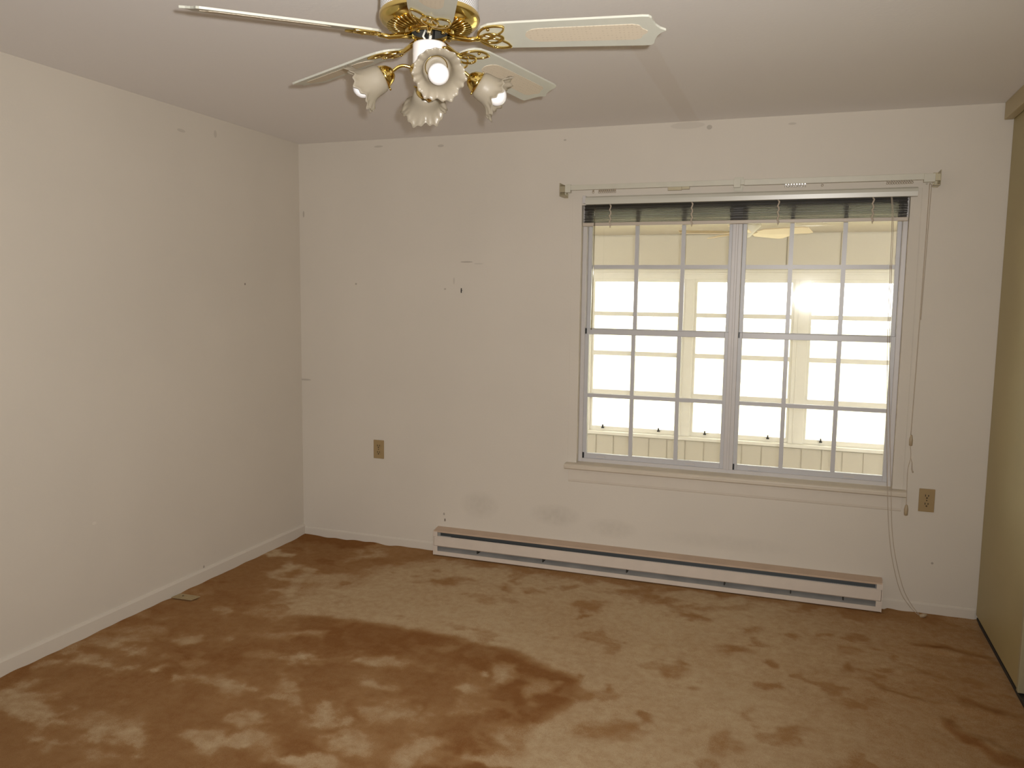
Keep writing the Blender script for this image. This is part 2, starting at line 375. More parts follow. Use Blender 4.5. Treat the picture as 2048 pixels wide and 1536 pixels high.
PL = [(0.51, -1.8, 0.067, 0.026, 0.027, -0.029), (0.85, -1.84, 0.091, 0.035, 0.049, -0.06), (1.06, -1.76, 0.055, 0.021, 0.035, -0.048), (1.14, -1.83, 0.071, 0.027, 0.034, -0.049), (0.68, -1.88, 0.037, 0.014, 0.03, -0.033), (1.02, -1.52, 0.088, 0.034, 0.038, -0.056), (1.32, -1.43, 0.118, 0.046, 0.032, -0.058), (1.43, -1.39, 0.049, 0.019, 0.026, -0.05), (1.59, -1.22, 0.051, 0.02, 0.018, -0.041), (1.77, -1.52, 0.051, 0.02, 0.016, -0.037), (1.77, -1.39, 0.029, 0.011, 0.01, -0.025), (1.89, -1.34, 0.076, 0.03, 0.024, -0.066), (1.4, -1.92, 0.076, 0.029, 0.028, -0.045), (1.59, -1.78, 0.104, 0.04, 0.037, -0.07), (1.78, -1.98, 0.095, 0.036, 0.052, -0.106), (1.55, -1.99, 0.097, 0.037, 0.056, -0.095), (1.2, -2.17, 0.111, 0.042, 0.036, -0.046), (0.69, -2.21, 0.099, 0.038, 0.053, -0.052), (0.83, -2.39, 0.046, 0.018, 0.046, -0.044), (0.29, -2.19, 0.087, 0.033, 0.059, -0.049), (1.47, -2.17, 0.185, 0.07, 0.024, -0.037), (2.09, -1.79, 0.114, 0.044, 0.045, -0.131), (2.03, -1.44, 0.046, 0.018, 0.018, -0.057), (0.54, -0.64, 0.126, 0.05, 0.051, -0.08), (0.42, -1.21, 0.04, 0.016, 0.032, -0.041), (0.43, -1.54, 0.103, 0.04, 0.037, -0.042), (0.85, -1.34, 0.146, 0.057, 0.025, -0.037), (2.07, -1.94, 0.14, 0.053, 0.02, -0.054), (0.81, -0.79, 0.144, 0.057, 0.051, -0.085), (0.45, -0.89, 0.096, 0.038, 0.034, -0.048)]
ARC = [(-.2, -.95), (.35, -1.02), (.587, -1.10), (.686, -1.13), (.876, -1.10), (1.138, -1.074), (1.502, -1.084), (1.757, -1.116), (1.969, -1.203), (2.17, -1.303), (2.20, -1.42), (2.14, -1.6), (2.12, -1.9), (2.18, -2.6), (2.2, -9)]
def sm(a, b, x):
    t = max(0.0, min(1.0, (x - a) / (b - a))); return t * t * (3 - 2 * t)
def seg_d(px, py, a, b):
    ax, ay = a; bx, by = b; dx, dy = bx - ax, by - ay
    t = max(0, min(1, ((px - ax) * dx + (py - ay) * dy) / (dx * dx + dy * dy)))
    return math.hypot(px - ax - t * dx, py - ay - t * dy)
def inside_arc(x, y):
    # signed distance: positive inside the rubbed brown area (below / left of the arc)
    d = min(seg_d(x, y, ARC[i], ARC[i + 1]) for i in range(len(ARC) - 1))
    poly = ARC + [(-9, -9), (-9, -.95)]
    c = False; j = len(poly) - 1
    for i in range(len(poly)):
        xi, yi = poly[i]; xj, yj = poly[j]
        if (yi > y) != (yj > y) and x < (xj - xi) * (y - yi) / (yj - yi) + xi: c = not c
        j = i
    return d if c else -d
STREAKS = [((3.50, -1.10), (3.604, -1.224), .028, 1), ((3.604, -1.224), (3.75, -1.35), .035, 1), ((3.56, -.95), (3.72, -.985), .03, .8),
           ((3.50, -.42), (3.60, -.425), .03, .7), ((3.60, -.425), (3.76, -.455), .03, .7), ((3.30, -.92), (3.45, -.97), .02, .45), ((3.40, -.70), (3.55, -.74), .025, .4)]
def ell(l, x, y, k, warp):
    best = 0
    for (cx, cy, ax, ay, bx, by) in l:
        dx, dy = x - cx, y - cy
        if dx * dx + dy * dy > .12: continue
        det = ax * by - ay * bx
        u = (dx * by - dy * bx) / det; v = (ax * dy - ay * dx) / det
        q = math.sqrt(u * u + v * v) + warp
        best = max(best, 1 - sm(k * .25, k * 1.5, q))
    return best
def pile(x0, y0):
    q1 = Vector((x0 * 4, y0 * 4, 20.3)); q2 = Vector((x0 * 11, y0 * 11, 31.7)); q3 = Vector((x0 * 27, y0 * 27, 41.1))
    a1, a2, a3 = noise.noise_vector(q1), noise.noise_vector(q2), noise.noise_vector(q3)
    x = x0 + a1.x * .09 + a2.x * .05 + a3.x * .022
    y = y0 + a1.y * .05 + a2.y * .045 + a3.y * .022
    if x0 < .02: x = x0
    n1 = noise.noise(Vector((x * 3.2, y * 3.2, 1.7)))
    n2 = noise.noise(Vector((x * 9, y * 9, 5.1)))
    n3 = noise.noise(Vector((x * 22, y * 22, 9.1)))
    nn = n1 * .55 + n2 * .35 + n3 * .2
    d = inside_arc(x0 * .75 + x * .25, y0 * .75 + y * .25) + n2 * .02
    ins = sm(-.03, .05, d)
    warp = n2 * .5 + n3 * .45; fr = noise.fractal(Vector((x0 * 5, y0 * 6, 3.3)), .9, 2.1, 5)
    base_in = .80 + nn * .45 - .30 * sm(1.8, 3.0, -y) * sm(-.25, .4, n1 + n2 * .5) - .12
    base_in -= .42 * sm(.12, .55, fr) * (.55 + .45 * sm(1.3, 2.0, -y))
    base_out = .12 + nn * .16 + .22 * sm(.38, .70, fr)
    # corner by the left wall is brown as well
    cor = sm(-.1, .35, .9 - x - .35 * abs(y + .2)) * sm(-.35, .1, n1 + n2 * .6 + .15)
    base_out = base_out + .5 * cor
    wallstrip = sm(.22, .06, -y + n2 * .12) * sm(3.7, 3.2, x) * .45
    b = base_in * ins + (base_out + wallstrip) * (1 - ins)
    # dark crest right under the arc
    b += .25 * ins * sm(.28, .04, abs(d - .10)) * sm(.6, 1.0, x)
    e1 = ell(BR, x, y, 1.0, warp); b = b + max(0, 0.70 - b) * e1 * .85 * (.75 + nn)
    e2 = ell(PL, x, y, 1.0, warp); b = b - max(0, b - .06) * e2 * .85 * (.8 + nn)
    for (a, c, w, st) in STREAKS:
        dd = seg_d(x, y, a, c) + n2 * .008
        b += st * .5 * (1 - sm(0, w * 1.5, dd))  # shade of the ripples darkened into the carpet colour
    if x > 2.7: b += sm(2.7, 3.7, x) * .26
    return max(0, min(1, b))
def floor_z(x, y):
    z = 0.0025 * noise.noise(Vector((x * 5, y * 5, 0)))
    for (a, c, w, st) in STREAKS:
        z += .006 * st * (1 - sm(0, w * 2.0, seg_d(x, y + .03, a, c)))
    # the carpet is tufted up unevenly against the walls
    if y > -.10 and not (.92 < x < 3.40): z += .012 * sm(.10, .0, -y) * (0.5 + noise.noise(Vector((x * 9, 3, 0))))
    if x < .08: z += .006 * sm(.08, 0, x) * (0.5 + noise.noise(Vector((3, y * 9, 0))))
    return z
nx, ny = 330, 470
bm = bmesh.new(); lay = bm.verts.layers.float.new('pile'); grid = []
X0, X1, Y0, Y1 = 0.0, XR + .5, -5.6, 0.0
for j in range(ny + 1):
    t = j / ny; y = Y1 + (Y0 - Y1) * (t ** 1.15)
    row = []
    for i in range(nx + 1):
        x = X0 + (X1 - X0) * i / nx
        v = bm.verts.new((x, y, floor_z(x, y) if y > -3 else 0)); v[lay] = pile(x, y) if y > -3.2 else .5
        row.append(v)
    grid.append(row)
for j in range(ny):
    for i in range(nx):
        f = bm.faces.new([grid[j][i], grid[j + 1][i], grid[j + 1][i + 1], grid[j][i + 1]]); f.smooth = True
me = bpy.data.meshes.new('floor'); bm.to_mesh(me); bm.free(); me.materials.append(M_carpet)
fl_o = bpy.data.objects.new('floor', me); COL.objects.link(fl_o); kind(fl_o)

# baseboards
bb = [(0, 0), (0.012, 0), (0.012, .066), (0.008, .075), (0, .078)]
kind(MB().prism([(p[0], p[1] - .005) for p in bb], 1, YB, 0).build('baseboard_left', M_wall_plain))
kind(MB().prism([(-p[0] * .45, p[1] * .8 - .005) for p in bb], 0, 0.006, .94).build('baseboard_back', M_wall_plain))
kind(MB().prism([(-p[0] * .45, p[1] * .8 - .005) for p in bb], 0, 3.385, XW - .004).build('baseboard_back_right', M_wall_plain))

# ---------------------------------------------------------------- closet doors on the right
def door_panel(name, x, y0, y1):
    o = MB().box(x, x + .03, y0, y1, .028, 2.37).build(name, M_closet, bevel=.004); kind(o)
    e = MB().prism([(x - .004, y0 - .002), (x + .034, y0 - .002), (x + .034, y0 + .022), (x + .006, y0 + .03), (x - .004, y0 + .022)], 2, .026, 2.372).build('door_edge', M_closet_edge, o, bevel=.003)
    return o
d1 = door_panel('door_1', XW, -.835, -.004)
d2 = door_panel('door_2', XW + .045, -1.75, -.78)
d3 = door_panel('door_3', XW, -2.65, -1.72)
# header fascia over the sliding doors, fixed under the ceiling
mb = MB().box(XW - .040, XW - .003, -2.7, -.012, 2.362, H)
mb.box(XW - .003, XW + .10, -2.7, -.012, 2.40, H)
kind(mb.build('trim_1', M_header, bevel=.003), label=None)
kind(MB().box(XW + .004, XW + .08, -2.7, -.004, .0, .016).build('door_gap_shade', M_dark))  # dark strip painted as the shade in the gap under the doors
kind(MB().box(XW - .055, XR + .5, YB, -2.7, 0, H).build('wall_closet', M_wall_plain))

# ---------------------------------------------------------------- window with trim
win = empty('window_1', (WX0, 0, WZ0)); kind(win)
YF0, YF1 = .035, .115
mb = MB()
mb.box(WX0, WX0 + .022, YF0, YF1, WZ0, WZ1).box(WX1 - .022, WX1, YF0, YF1, WZ0, WZ1)
mb.box(WX0 + .022, WX1 - .022, YF0 + .001, YF1, WZ1 - .03, WZ1).box(WX0 + .022, WX1 - .022, YF0 + .001, YF1, WZ0, WZ0 + .02)
mb.box(2.583, 2.632, YF0 - .004, YF1, WZ0 + .0201, WZ1 - .0301)
mb.box(2.600, 2.613, YF0 - .010, YF0, WZ0 + .02, WZ1 - .03)
part(mb, 'window_frame', M_frame, win, bevel=.002)
def sash(xa, xb, za, zb, y, rails, stile, mids, zm, locks):
    """one sash: frame, muntins, pane"""
    rb, rt = rails
    m_ = MB()
    m_.box(xa, xa + stile, y, y + .024, za, zb).box(xb - stile, xb, y, y + .024, za, zb)
    m_.box(xa + stile, xb - stile, y, y + .024, za, za + rb).box(xa + stile, xb - stile, y, y + .024, zb - rt, zb)
    s_ = part(m_, 'window_sash', M_sash, win, bevel=.0015)
    g = MB()
    for xm in mids: g.box(xm - .0105, xm + .0105, y + .004, y + .020, za + rb, zb - rt)
    g.box(xa + stile, xb - stile, y + .0045, y + .0195, zm - .0105, zm + .0105)
    part(g, 'muntin_grid', M_sash, s_)
    p_ = MB().box(xa + stile, xb - stile, y + .0105, y + .0135, za + rb, zb - rt)
    part(p_, 'pane', M_glass, s_)
    for (lx, lz0, lz1) in locks:
        part(MB().box(lx - .005, lx + .005, y - .006, y, lz0, lz1), 'sash_latch', M_black, s_)
    return s_
for (xa, xb, mids) in ((WX0 + .022, 2.583, (2.080, 2.328)), (2.632, WX1 - .022, (2.872, 3.124))):
    sash(xa, xb, 1.335, WZ1 - .03, .078, (.03, .03), .02, mids, 1.703, [])
    s_ = sash(xa - .002, xb + .002, WZ0 + .018, 1.362, .050, (.030, .030), .022, mids, .992, [(xa + .003, 1.335, 1.365), (xa + .003, .632, .668)])
    for lx in (xa + .08, xb - .20):
        part(MB().box(lx, lx + .05, .044, .050, .643, .652), 'lift_tab', M_frame, s_)
# interior jamb liners, sill (stool), apron, casing: painted like the wall
mb = MB().box(WX0 - .052, WX0, -.002, 0, WZ0 - .002, WZ1 + .04).box(WX1, WX1 + .048, -.0035, 0, WZ0 - .002, WZ1 + .04)
kind(mb.build('trim_3', M_wall_plain, bevel=.001))
mb = MB(); mb.prism([(-.046, .588), (-.038, .583), (.036, .583), (.036, .617), (-.038, .612), (-.046, .606)], 0, WX0 - .060, WX1 + .062)
kind(mb.build('trim_4', M_stool, bevel=.002))
mb = MB(); mb.prism([(-.003, .508), (0, .505), (0, .583), (-.010, .583), (-.006, .52)], 0, WX0 - .045, WX1 + .045)
kind(mb.build('trim_5', M_trim))

# ---------------------------------------------------------------- venetian blind, drawn up
bl = empty('window_blind', (WX0 + .01, 0, 1.93))
tag(bl, 'raised slat blind, painted dark for its backlit shade, bunched under its white headrail at the top of the window', 'blind')
mb = MB(); mb.prism([(.030, 2.028), (.030, 2.072), (-.018, 2.074), (-.030, 2.066), (-.034, 2.052), (-.031, 2.030)], 0, WX0 + .026, WX1 + .028)
part(mb, 'headrail', M_head, bl, bevel=.001)
mb = MB().box(WX0 + .008, WX0 + .026, -.026, .025, 2.037, 2.078)
part(mb, 'mounting_bracket', M_frame, bl, bevel=.0015)
mb = MB()
z = 1.9375
while z < 2.027:
    dx = random.uniform(-.002, .002); dy = random.uniform(-.002, .002); c = 0.0018
    mb.prism([(-.013 + dy, z), (0 + dy, z + c), (.012 + dy, z), (.012 + dy, z + .0009), (0 + dy, z + c + .0009), (-.013 + dy, z + .0009)], 0, WX0 + .014 + dx, WX1 - .010 + dx)
    z += .0045 + random.uniform(-.0006, .0006)
part(mb, 'slat_stack', M_slat, bl)
mb = MB(); mb.prism([(-.016, 1.917), (.014, 1.917), (.014, 1.935), (-.016, 1.935)], 0, WX0 + .010, WX1 - .006)
part(mb, 'bottom_rail', M_rail, bl, bevel=.002)
for lx in (1.951, 2.380, 2.804, 3.237):
    pts = [(lx + .004 * math.sin(i * 1.9), -.020 - .002 * math.cos(i * 2.3), 1.912 + i * .0098) for i in range(13)]
    mb = MB().tube(pts, .0042, 6); mb.tube([(lx, -.020, 1.925), (lx + .001, -.020, 1.905)], .0022, 6)
    part(mb, 'ladder_cord', M_cord, bl)
part(MB().tube([(1.867, -.022, 1.935), (1.867, -.024, 1.68), (1.863, -.022, 1.36)], .0035, 8).tube([(1.867, -.022, 2.03), (1.867, -.022, 1.935)], .002, 6), 'tilt_wand', M_wand, bl)
c2 = [(3.314, -.024, 2.03), (3.324, -.024, 1.895), (3.333, -.026, 1.446), (3.352, -.034, 1.0), (3.374, -.054, .629), (3.393, -.055, .418), (3.417, -.055, .27), (3.459, -.055, .123), (3.509, -.055, .045), (3.549, -.056, .010)]
def smooth_path(p, n=6):
    P = [Vector(q) for q in p]; out = []
    for i in range(len(P) - 1):
        a, b, c, d = P[max(i - 1, 0)], P[i], P[i + 1], P[min(i + 2, len(P) - 1)]
        for k in range(n):
            t = k / n
            out.append(0.5 * ((2 * b) + (c - a) * t + (2 * a - 5 * b + 4 * c - d) * t * t + (3 * b - a - 3 * c + d) * t ** 3))
    out.append(P[-1]); return out
c3 = [(3.318, -.020, 2.03), (3.330, -.021, 1.895), (3.341, -.023, 1.446), (3.365, -.032, 1.0), (3.390, -.052, .631), (3.407, -.052, .42), (3.433, -.052, .272), (3.472, -.052, .137), (3.512, -.053, .060), (3.552, -.055, .012)]
part(MB().tube(smooth_path(c2), .0014, 6), 'lift_cord', M_cord, bl)
part(MB().tube(smooth_path(c3), .0014, 6), 'lift_cord', M_cord, bl)
part(MB().lathe([(.004, 0), (.009, .004), (.010, .02), (.004, .035)], 12, Matrix.Translation((3.552, -.056, .004)) @ Matrix.Rotation(1.2, 4, 'Y'), True, True), 'cord_tassel', M_tassel, bl)

# ---------------------------------------------------------------- traverse curtain rod
rod = empty('curtain_rod', (1.69, 0, 2.07))
tag(rod, 'long white traverse curtain rod with empty glides mounted above the window', 'curtain rod')
def zr(x): return 2.1125 - .0015 * (x - 1.7)
mb = MB()
mb.prism([(-.093, 2.100), (-.093, 2.126), (-.076, 2.126), (-.076, 2.121), (-.088, 2.118), (-.088, 2.107), (-.076, 2.104), (-.076, 2.100)], 0, 1.735, 2.66)
part(mb, 'rod_rail', M_rod, rod, bevel=.001)
mb = MB(); mb.prism([(-.098, 2.096), (-.098, 2.124), (-.079, 2.124), (-.079, 2.096)], 0, 2.640, 3.452)
part(mb, 'rod_rail', M_rod, rod, bevel=.0015)
for (bx, sg) in ((1.690, 1), (3.512, -1)):
    mb = MB().box(min(bx, bx + sg * .003), max(bx, bx + sg * .003), -.098, 0, 2.070, 2.139)
    mb.box(min(bx, bx - sg * -.022), max(bx, bx - sg * -.022), -.004, 0, 2.070, 2.139)
    mb.box(min(bx, bx + sg * .052), max(bx, bx + sg * .052), -.096, -.090, 2.090, 2.122)
    mb.box(min(bx, bx + sg * .030), max(bx, bx + sg * .030), -.096, -.040, 2.070, 2.074)
    part(mb, 'rod_bracket', M_rod_d, rod, bevel=.001)
mb = MB().box(3.440, 3.488, -.102, -.084, 2.084, 2.122)
for k in range(3): mb.lathe([(.004, 0), (.004, .006)], 8, Matrix.Translation((3.455 + k * .018, -.094, 2.074)), True, True)
part(mb, 'pulley_housing', M_rod, rod, bevel=.003)
mb = MB().box(1.72, 1.75, -.098, -.070, 2.088, 2.130)
for k in range(2): mb.lathe([(.004, 0), (.004, .008)], 8, Matrix.Translation((1.722 + k * .018, -.094, 2.078)), True, True)
part(mb, 'pulley_housing', M_rod, rod, bevel=.003)
mb = MB().box(2.600, 2.612, -.085, 0, 2.108, 2.124).box(2.590, 2.622, -.100, -.094, 2.086, 2.128).box(2.585, 2.627, -.004, 0, 2.08, 2.15)
part(mb, 'support_bracket', M_rod, rod, bevel=.001)
M_glide = simple('glide_plastic', (0.36, 0.30, 0.22), 0.3)
M_glide_s = simple('glide_sun_glint', (0.85, 0.88, 0.9), 0.12, metal=1.0)  # bright metal paints the sun glint on clear plastic glides
def glide(x, m_):
    mb_ = MB().box(x - .003, x + .003, -.090, -.080, 2.090, 2.102)
    mb_.tube([(x + .0045 * math.cos(a), -.085, 2.086 + .0045 * math.sin(a)) for a in [i * 2 * PI / 10 for i in range(10)]], .0011, 5, closed=True)
    part(mb_, 'glide', m_, rod)
for x in [1.872] + [1.905 + i * .0105 for i in range(9)] + [3.289 + i * .0105 for i in range(11)] + [3.003]: glide(x, M_glide)
for x in [2.836 + i * .0125 for i in range(8)]: glide(x, M_glide_s)
mb = MB().box(2.265, 2.335, -.096, -.084, 2.083, 2.100).box(2.335, 2.374, -.096, -.084, 2.086, 2.100)
part(mb, 'master_carrier', M_rod_d, rod, bevel=.001)
c1 = [(3.468, -.085, 2.080), (3.468, -.075, 1.776), (3.466, -.07, 1.449), (3.463, -.07, 1.14), (3.460, -.07, .899)]
part(MB().tube(smooth_path(c1), .0017, 6).tube(smooth_path([(3.476, -.085, 2.08), (3.474, -.075, 1.77), (3.470, -.07, 1.45)]), .0012, 6), 'draw_cord', M_cord, rod)
part(MB().lathe([(.003, 0), (.0075, .003), (.0085, .03), (.005, .050), (.003, .054)], 14, Matrix.Translation((3.462, -.07, .845)), True, True), 'cord_tassel', M_tassel, rod)
part(MB().tube(smooth_path([(3.461, -.07, .845), (3.466, -.07, .79), (3.457, -.07, .727), (3.459, -.07, .60), (3.460, -.07, .555)]), .0013, 6)
     .tube([(3.466, -.07, .785), (3.473, -.07, .765), (3.474, -.07, .735)], .0016, 6).tube([(3.474, -.07, .735), (3.480, -.07, .716)], .003, 6), 'draw_cord', M_cord, rod)
part(MB().lathe([(.004, 0), (.0085, .003), (.0095, .03), (.006, .050), (.003, .054)], 14, Matrix.Translation((3.461, -.07, .503)), True, True), 'cord_tassel', M_tassel, rod)

# ---------------------------------------------------------------- baseboard heater
ht = empty('baseboard_heater', (.943, 0, 0))
tag(ht, 'long white electric baseboard heater under the window with two dark slots', 'heater')
hx0, hx1 = .943, 3.380
mb = MB().box(hx0 + .004, hx1 - .004, -.008, 0, .012, .158)
mb.prism([(-.008, .014), (-.062, .010), (-.066, .014), (-.064, .022), (-.008, .040)], 0, hx0 + .004, hx1 - .004)
part(mb, 'back_panel', M_heat_in, ht)
mb = MB(); mb.prism([(0, .160), (-.066, .151), (-.070, .147), (-.070, .143), (-.064, .143), (-.062, .147), (0, .154)], 0, hx0, hx1)
part(mb, 'top_panel', M_heat_top, ht)
mb = MB(); mb.prism([(-.070, .062), (-.070, .116), (-.064, .120), (-.060, .118), (-.066, .114), (-.066, .064), (-.060, .058), (-.064, .056)], 0, hx0 + .006, hx1 - .006)
part(mb, 'front_panel', M_heat, ht)
mb = MB(); mb.prism([(-.071, .006), (-.071, .030), (-.067, .030), (-.060, .010)], 0, hx0 + .004, hx1 - .004)
part(mb, 'lower_lip', M_heat, ht)
for (a, b) in ((hx0, hx0 + .028), (hx1 - .028, hx1)):
    mb = MB()
    s_ = a if a == hx0 else b - .004
    mb.box(s_, s_ + .004, -.071, 0, .005, .154)
    mb.box(a, b, -.0725, -.0705, .118, .146).box(a, b, -.0725, -.0705, .008, .060)
    part(mb, 'end_cap', M_heat, ht)
mb = MB().tube([(hx0 + .08, -.035, .088), (hx1 - .08, -.035, .088)], .008, 8)
x = hx0 + .10
while x < hx1 - .10:
    mb.box(x, x + .0012, -.056, -.012, .066, .112); x += .0085
mb.box(hx0 + .03, hx1 - .03, -.030, -.028, .112, .150)  # dark strip added to deepen the shade in the upper slot
part(mb, 'fins_and_slot_shade', M_fins, ht)
for xk in (1.22, 1.62, 2.1, 2.62, 2.95, 3.2):
    part(MB().box(xk, xk + .006, -.066, -.010, .040, .058), 'support_clip', M_dark, ht)

# ---------------------------------------------------------------- wall outlets
def outlet(cx, cz, w, h, label, name='wall_outlet'):
    r_ = empty(name, (cx, 0, cz - h / 2)); tag(r_, label, 'outlet', 'ivory wall outlets')
    part(MB().box(cx - w / 2, cx + w / 2, -.006, 0, cz - h / 2, cz + h / 2), 'cover_plate', M_outlet, r_, bevel=.002)
    for dz in (.020, -.020):
        mb_ = MB(); mb_.prism([(cx + .0155 * math.cos(t) , cz + dz + max(-.0125, min(.0125, .0165 * math.sin(t)))) for t in [i * 2 * PI / 20 for i in range(20)]], 1, -.0078, -.0055)
        rc = part(mb_, 'receptacle', M_outlet, r_)
        mb_ = MB().box(cx - .0085, cx - .0045, -.0086, -.0076, cz + dz - .001, cz + dz + .009).box(cx + .0045, cx + .0085, -.0086, -.0076, cz + dz - .0005, cz + dz + .0085)
        mb_.lathe([(.0038, 0), (.0038, .001)], 10, Matrix.Translation((cx, -.0076, cz + dz - .0075)) @ Matrix.Rotation(PI / 2, 4, 'X'), True, True)
        part(mb_, 'socket_slots', M_outlet_d, rc)
    part(MB().lathe([(.003, 0), (.003, .0015)], 10, Matrix.Translation((cx, -.006, cz)) @ Matrix.Rotation(PI / 2, 4, 'X'), True, True), 'screw', M_outlet_d, r_)
outlet(.545, .597, .070, .114, 'ivory outlet low on the bare wall left of the heater and window')
outlet(3.556, .572, .070, .114, 'ivory outlet beside the hanging cords right of the window sill')

# nail left in the wall
nl = MB().tube([(1.088, 0, 1.566), (1.088, -.012, 1.566)], .0022, 8).tube([(1.088, -.010, 1.578), (1.088, -.012, 1.566), (1.088, -.011, 1.552)], .0032, 8)
tag(nl.build('wall_nail', M_black, loc=(1.088, 0, 1.55)), 'small black picture hook left on the bare wall between corner and window', 'picture hook').location = (1.088, 0, 1.55)

# scrap of wood on the carpet by the left baseboard
sc = empty('wood_scrap', (.075, -1.157, .006)); sc.rotation_euler.z = 0.10
tag(sc, 'small pale flat wood scrap lying on carpet against the left baseboard', 'wood scrap')
MB().prism([(-.055, -.030), (.060, -.034), (.075, .020), (-.045, .028)], 2, 0, .004).build('scrap_board', M_scrap, sc)
MB().lathe([(.005, 0), (.005, .0015)], 10, Matrix.Translation((-.01, 0, .004)), True, True).build('nail_head', M_outlet_d, sc)

# ---------------------------------------------------------------- ceiling fan
FC = Vector((1.975, -2.308, 2.193))
fan = empty('ceiling_fan', (FC.x, FC.y, H))
tag(fan, 'white and brass ceiling fan with five cane inlaid blades and four tulip lamps', 'ceiling fan')
FO = Vector((0, 0, FC.z - H))      # fan plane in the fan's own frame
def fpart(mb_, name, mats, parent=None, bevel=0, recalc=True):
    bmesh.ops.translate(mb_.bm, verts=mb_.bm.verts, vec=FO)
    return mb_.build(name, mats, parent or fan, bevel=bevel, recalc=recalc)
top = H - FC.z
fpart(MB().lathe([(.075, top), (.078, top - .012), (.060, top - .035), (.03, top - .045)], 40, None, True, True), 'canopy', M_white)
fpart(MB().lathe([(.014, top - .04), (.014, .17)], 16), 'downrod', M_brass)
fpart(MB().lathe([(.02, .195), (.080, .185), (.108, .162), (.124, .135)], 48, None, True, False), 'motor_housing', M_white)
fpart(MB().lathe([(.124, .137), (.129, .130), (.129, .078), (.125, .074)], 96), 'perforated_band', M_band)
mb = MB().lathe([(.127, .082), (.132, .076), (.133, .066), (.130, .058), (.122, .050), (.112, .045)], 96)
mb.lathe([(.066, .034), (.060, .028), (.048, .029), (.048, .040)], 64)
bowl = fpart(mb, 'brass_bowl', M_brass)
fpart(MB().lathe([(.112, .047), (.090, .041), (.066, .035)], 96), 'vent_dish', M_brass_d, bowl)
mb = MB()
for k in range(44):
    a = 2 * PI * k / 44; c_, s_ = math.cos(a), math.sin(a)
    mb.tube([(.066 * c_, .066 * s_, .0325), (.090 * c_, .090 * s_, .0385), (.112 * c_, .112 * s_, .0440)], [.0018, .0024, .0030], 5)
fpart(mb, 'vent_ribs', M_brass, bowl)
fpart(MB().lathe([(.048, .031), (.046, .060), (.001, .062)], 40), 'hub_hollow', M_dark)
fpart(MB().tube([(.008, -.012, .035), (.010, -.016, .015), (.004, -.012, .004)], .004, 8).tube([(-.006, -.014, .035), (-.010, -.02, .018), (-.002, -.010, .004)], .003, 8), 'lead_wires', simple('white_wire', (.7, .68, .6), .5))
fpart(MB().lathe([(.014, .055), (.014, .003)], 24, None, True, True), 'stem', M_black)

# flywheel ring carrying the irons
mb = MB().lathe([(.050, .032), (.057, .030), (.058, .026), (.052, .024), (.049, .028)], 48)
for k in range(10):
    a = 2 * PI * (k + .3) / 10
    mb.lathe([(.0042, 0), (.0055, .003), (.004, .006)], 10, Matrix.Translation((.055 * math.cos(a), .055 * math.sin(a), .018)), True, True)
fpart(mb, 'flywheel', M_brass)

AZ = [0.139, 0.139, 0.139, 0.139, 0.139]
DEL = [-.047, -.043, .066, .024, 0.0]
PITCH = -math.radians(14)
def blade_pts(w=1.0, r0=.137, tipx=.62):
    half = [(r0, .010), (r0 + .004, .026), (r0 + .014, .040), (r0 + .034, .051), (r0 + .07, .0565), (.30, .059), (.45, .062), (.565, .0645), (.580, .063), (.587, .056), (.590, .040), (.596, .024), (.606, .010), (.619, .001)]
    top_ = [(x_, y_) for x_, y_ in half]
    return top_ + [(x_, -y_) for x_, y_ in reversed(half)]
def cane_pts():
    half = [(.262, .004), (.268, .016), (.282, .026), (.30, .030), (.54, .034), (.556, .028), (.562, .014), (.574, .004)]
    return half + [(x_, -y_) for x_, y_ in reversed(half)]
def leaf(m_, pts, r, z0=-.006):
    m_.tube([(p.x, p.y, p.z) for p in smooth_path([(a, b, z0) for a, b in pts], 5)], r, 7)
proto = {}
for k in range(5):
    az = AZ[k] + k * 2 * PI / 5 + DEL[k]
    Mk = Matrix.Rotation(az, 4, 'Z') @ Matrix.Rotation(math.radians(1.85), 4, 'Y') @ Matrix.Rotation(PITCH, 4, 'X')
    if k == 0:
        b_ = MB().prism(blade_pts(), 2, -.003, .003).build('fan_blade', M_blade, fan, bevel=.0012)
        cn = MB().prism(cane_pts(), 2, -.0042, -.0030).build('cane_insert', M_cane, b_)
        ir = MB()
        ir.tube([(.052, 0, -.0), (.08, 0, -.004), (.11, 0, -.010), (.140, 0, -.008)], [.009, .0075, .0065, .006], 10)
        zz = -.0065
        leaf(ir, [(.135, 0), (.143, .024), (.162, .043), (.190, .050), (.214, .046)], .0036)
        leaf(ir, [(.214, .046), (.208, .028), (.190, .012), (.172, .004), (.150, .010), (.135, 0)], .0030)
        leaf(ir, [(.135, 0), (.143, -.024), (.162, -.043), (.190, -.050), (.214, -.046)], .0036)
        leaf(ir, [(.214, -.046), (.208, -.028), (.190, -.012), (.172, -.004), (.150, -.010), (.135, 0)], .0030)
        leaf(ir, [(.140, 0), (.158, .018), (.180, .020), (.198, .010), (.203, 0), (.198, -.010), (.180, -.020), (.158, -.018), (.140, 0)], .0034, -.0085)
        for (sx, sy) in ((.172, .040), (.172, -.040), (.200, 0)):
            ir.lathe([(.001, -.0125), (.0045, -.0105), (.0045, -.007)], 10, Matrix.Translation((sx, sy, 0)), True, True)
        iron = ir.build('blade_iron', M_brass, fan)
        proto = dict(b=b_, c=cn, i=iron)
    else:
        b_ = proto['b'].copy(); COL.objects.link(b_); b_.parent = fan
        cn = proto['c'].copy(); COL.objects.link(cn); cn.parent = b_
        iron = proto['i'].copy(); COL.objects.link(iron); iron.parent = fan
    MM = Matrix.Translation(FO + Vector((0, 0, .020))) @ Mk
    b_.matrix_local = MM; iron.matrix_local = MM

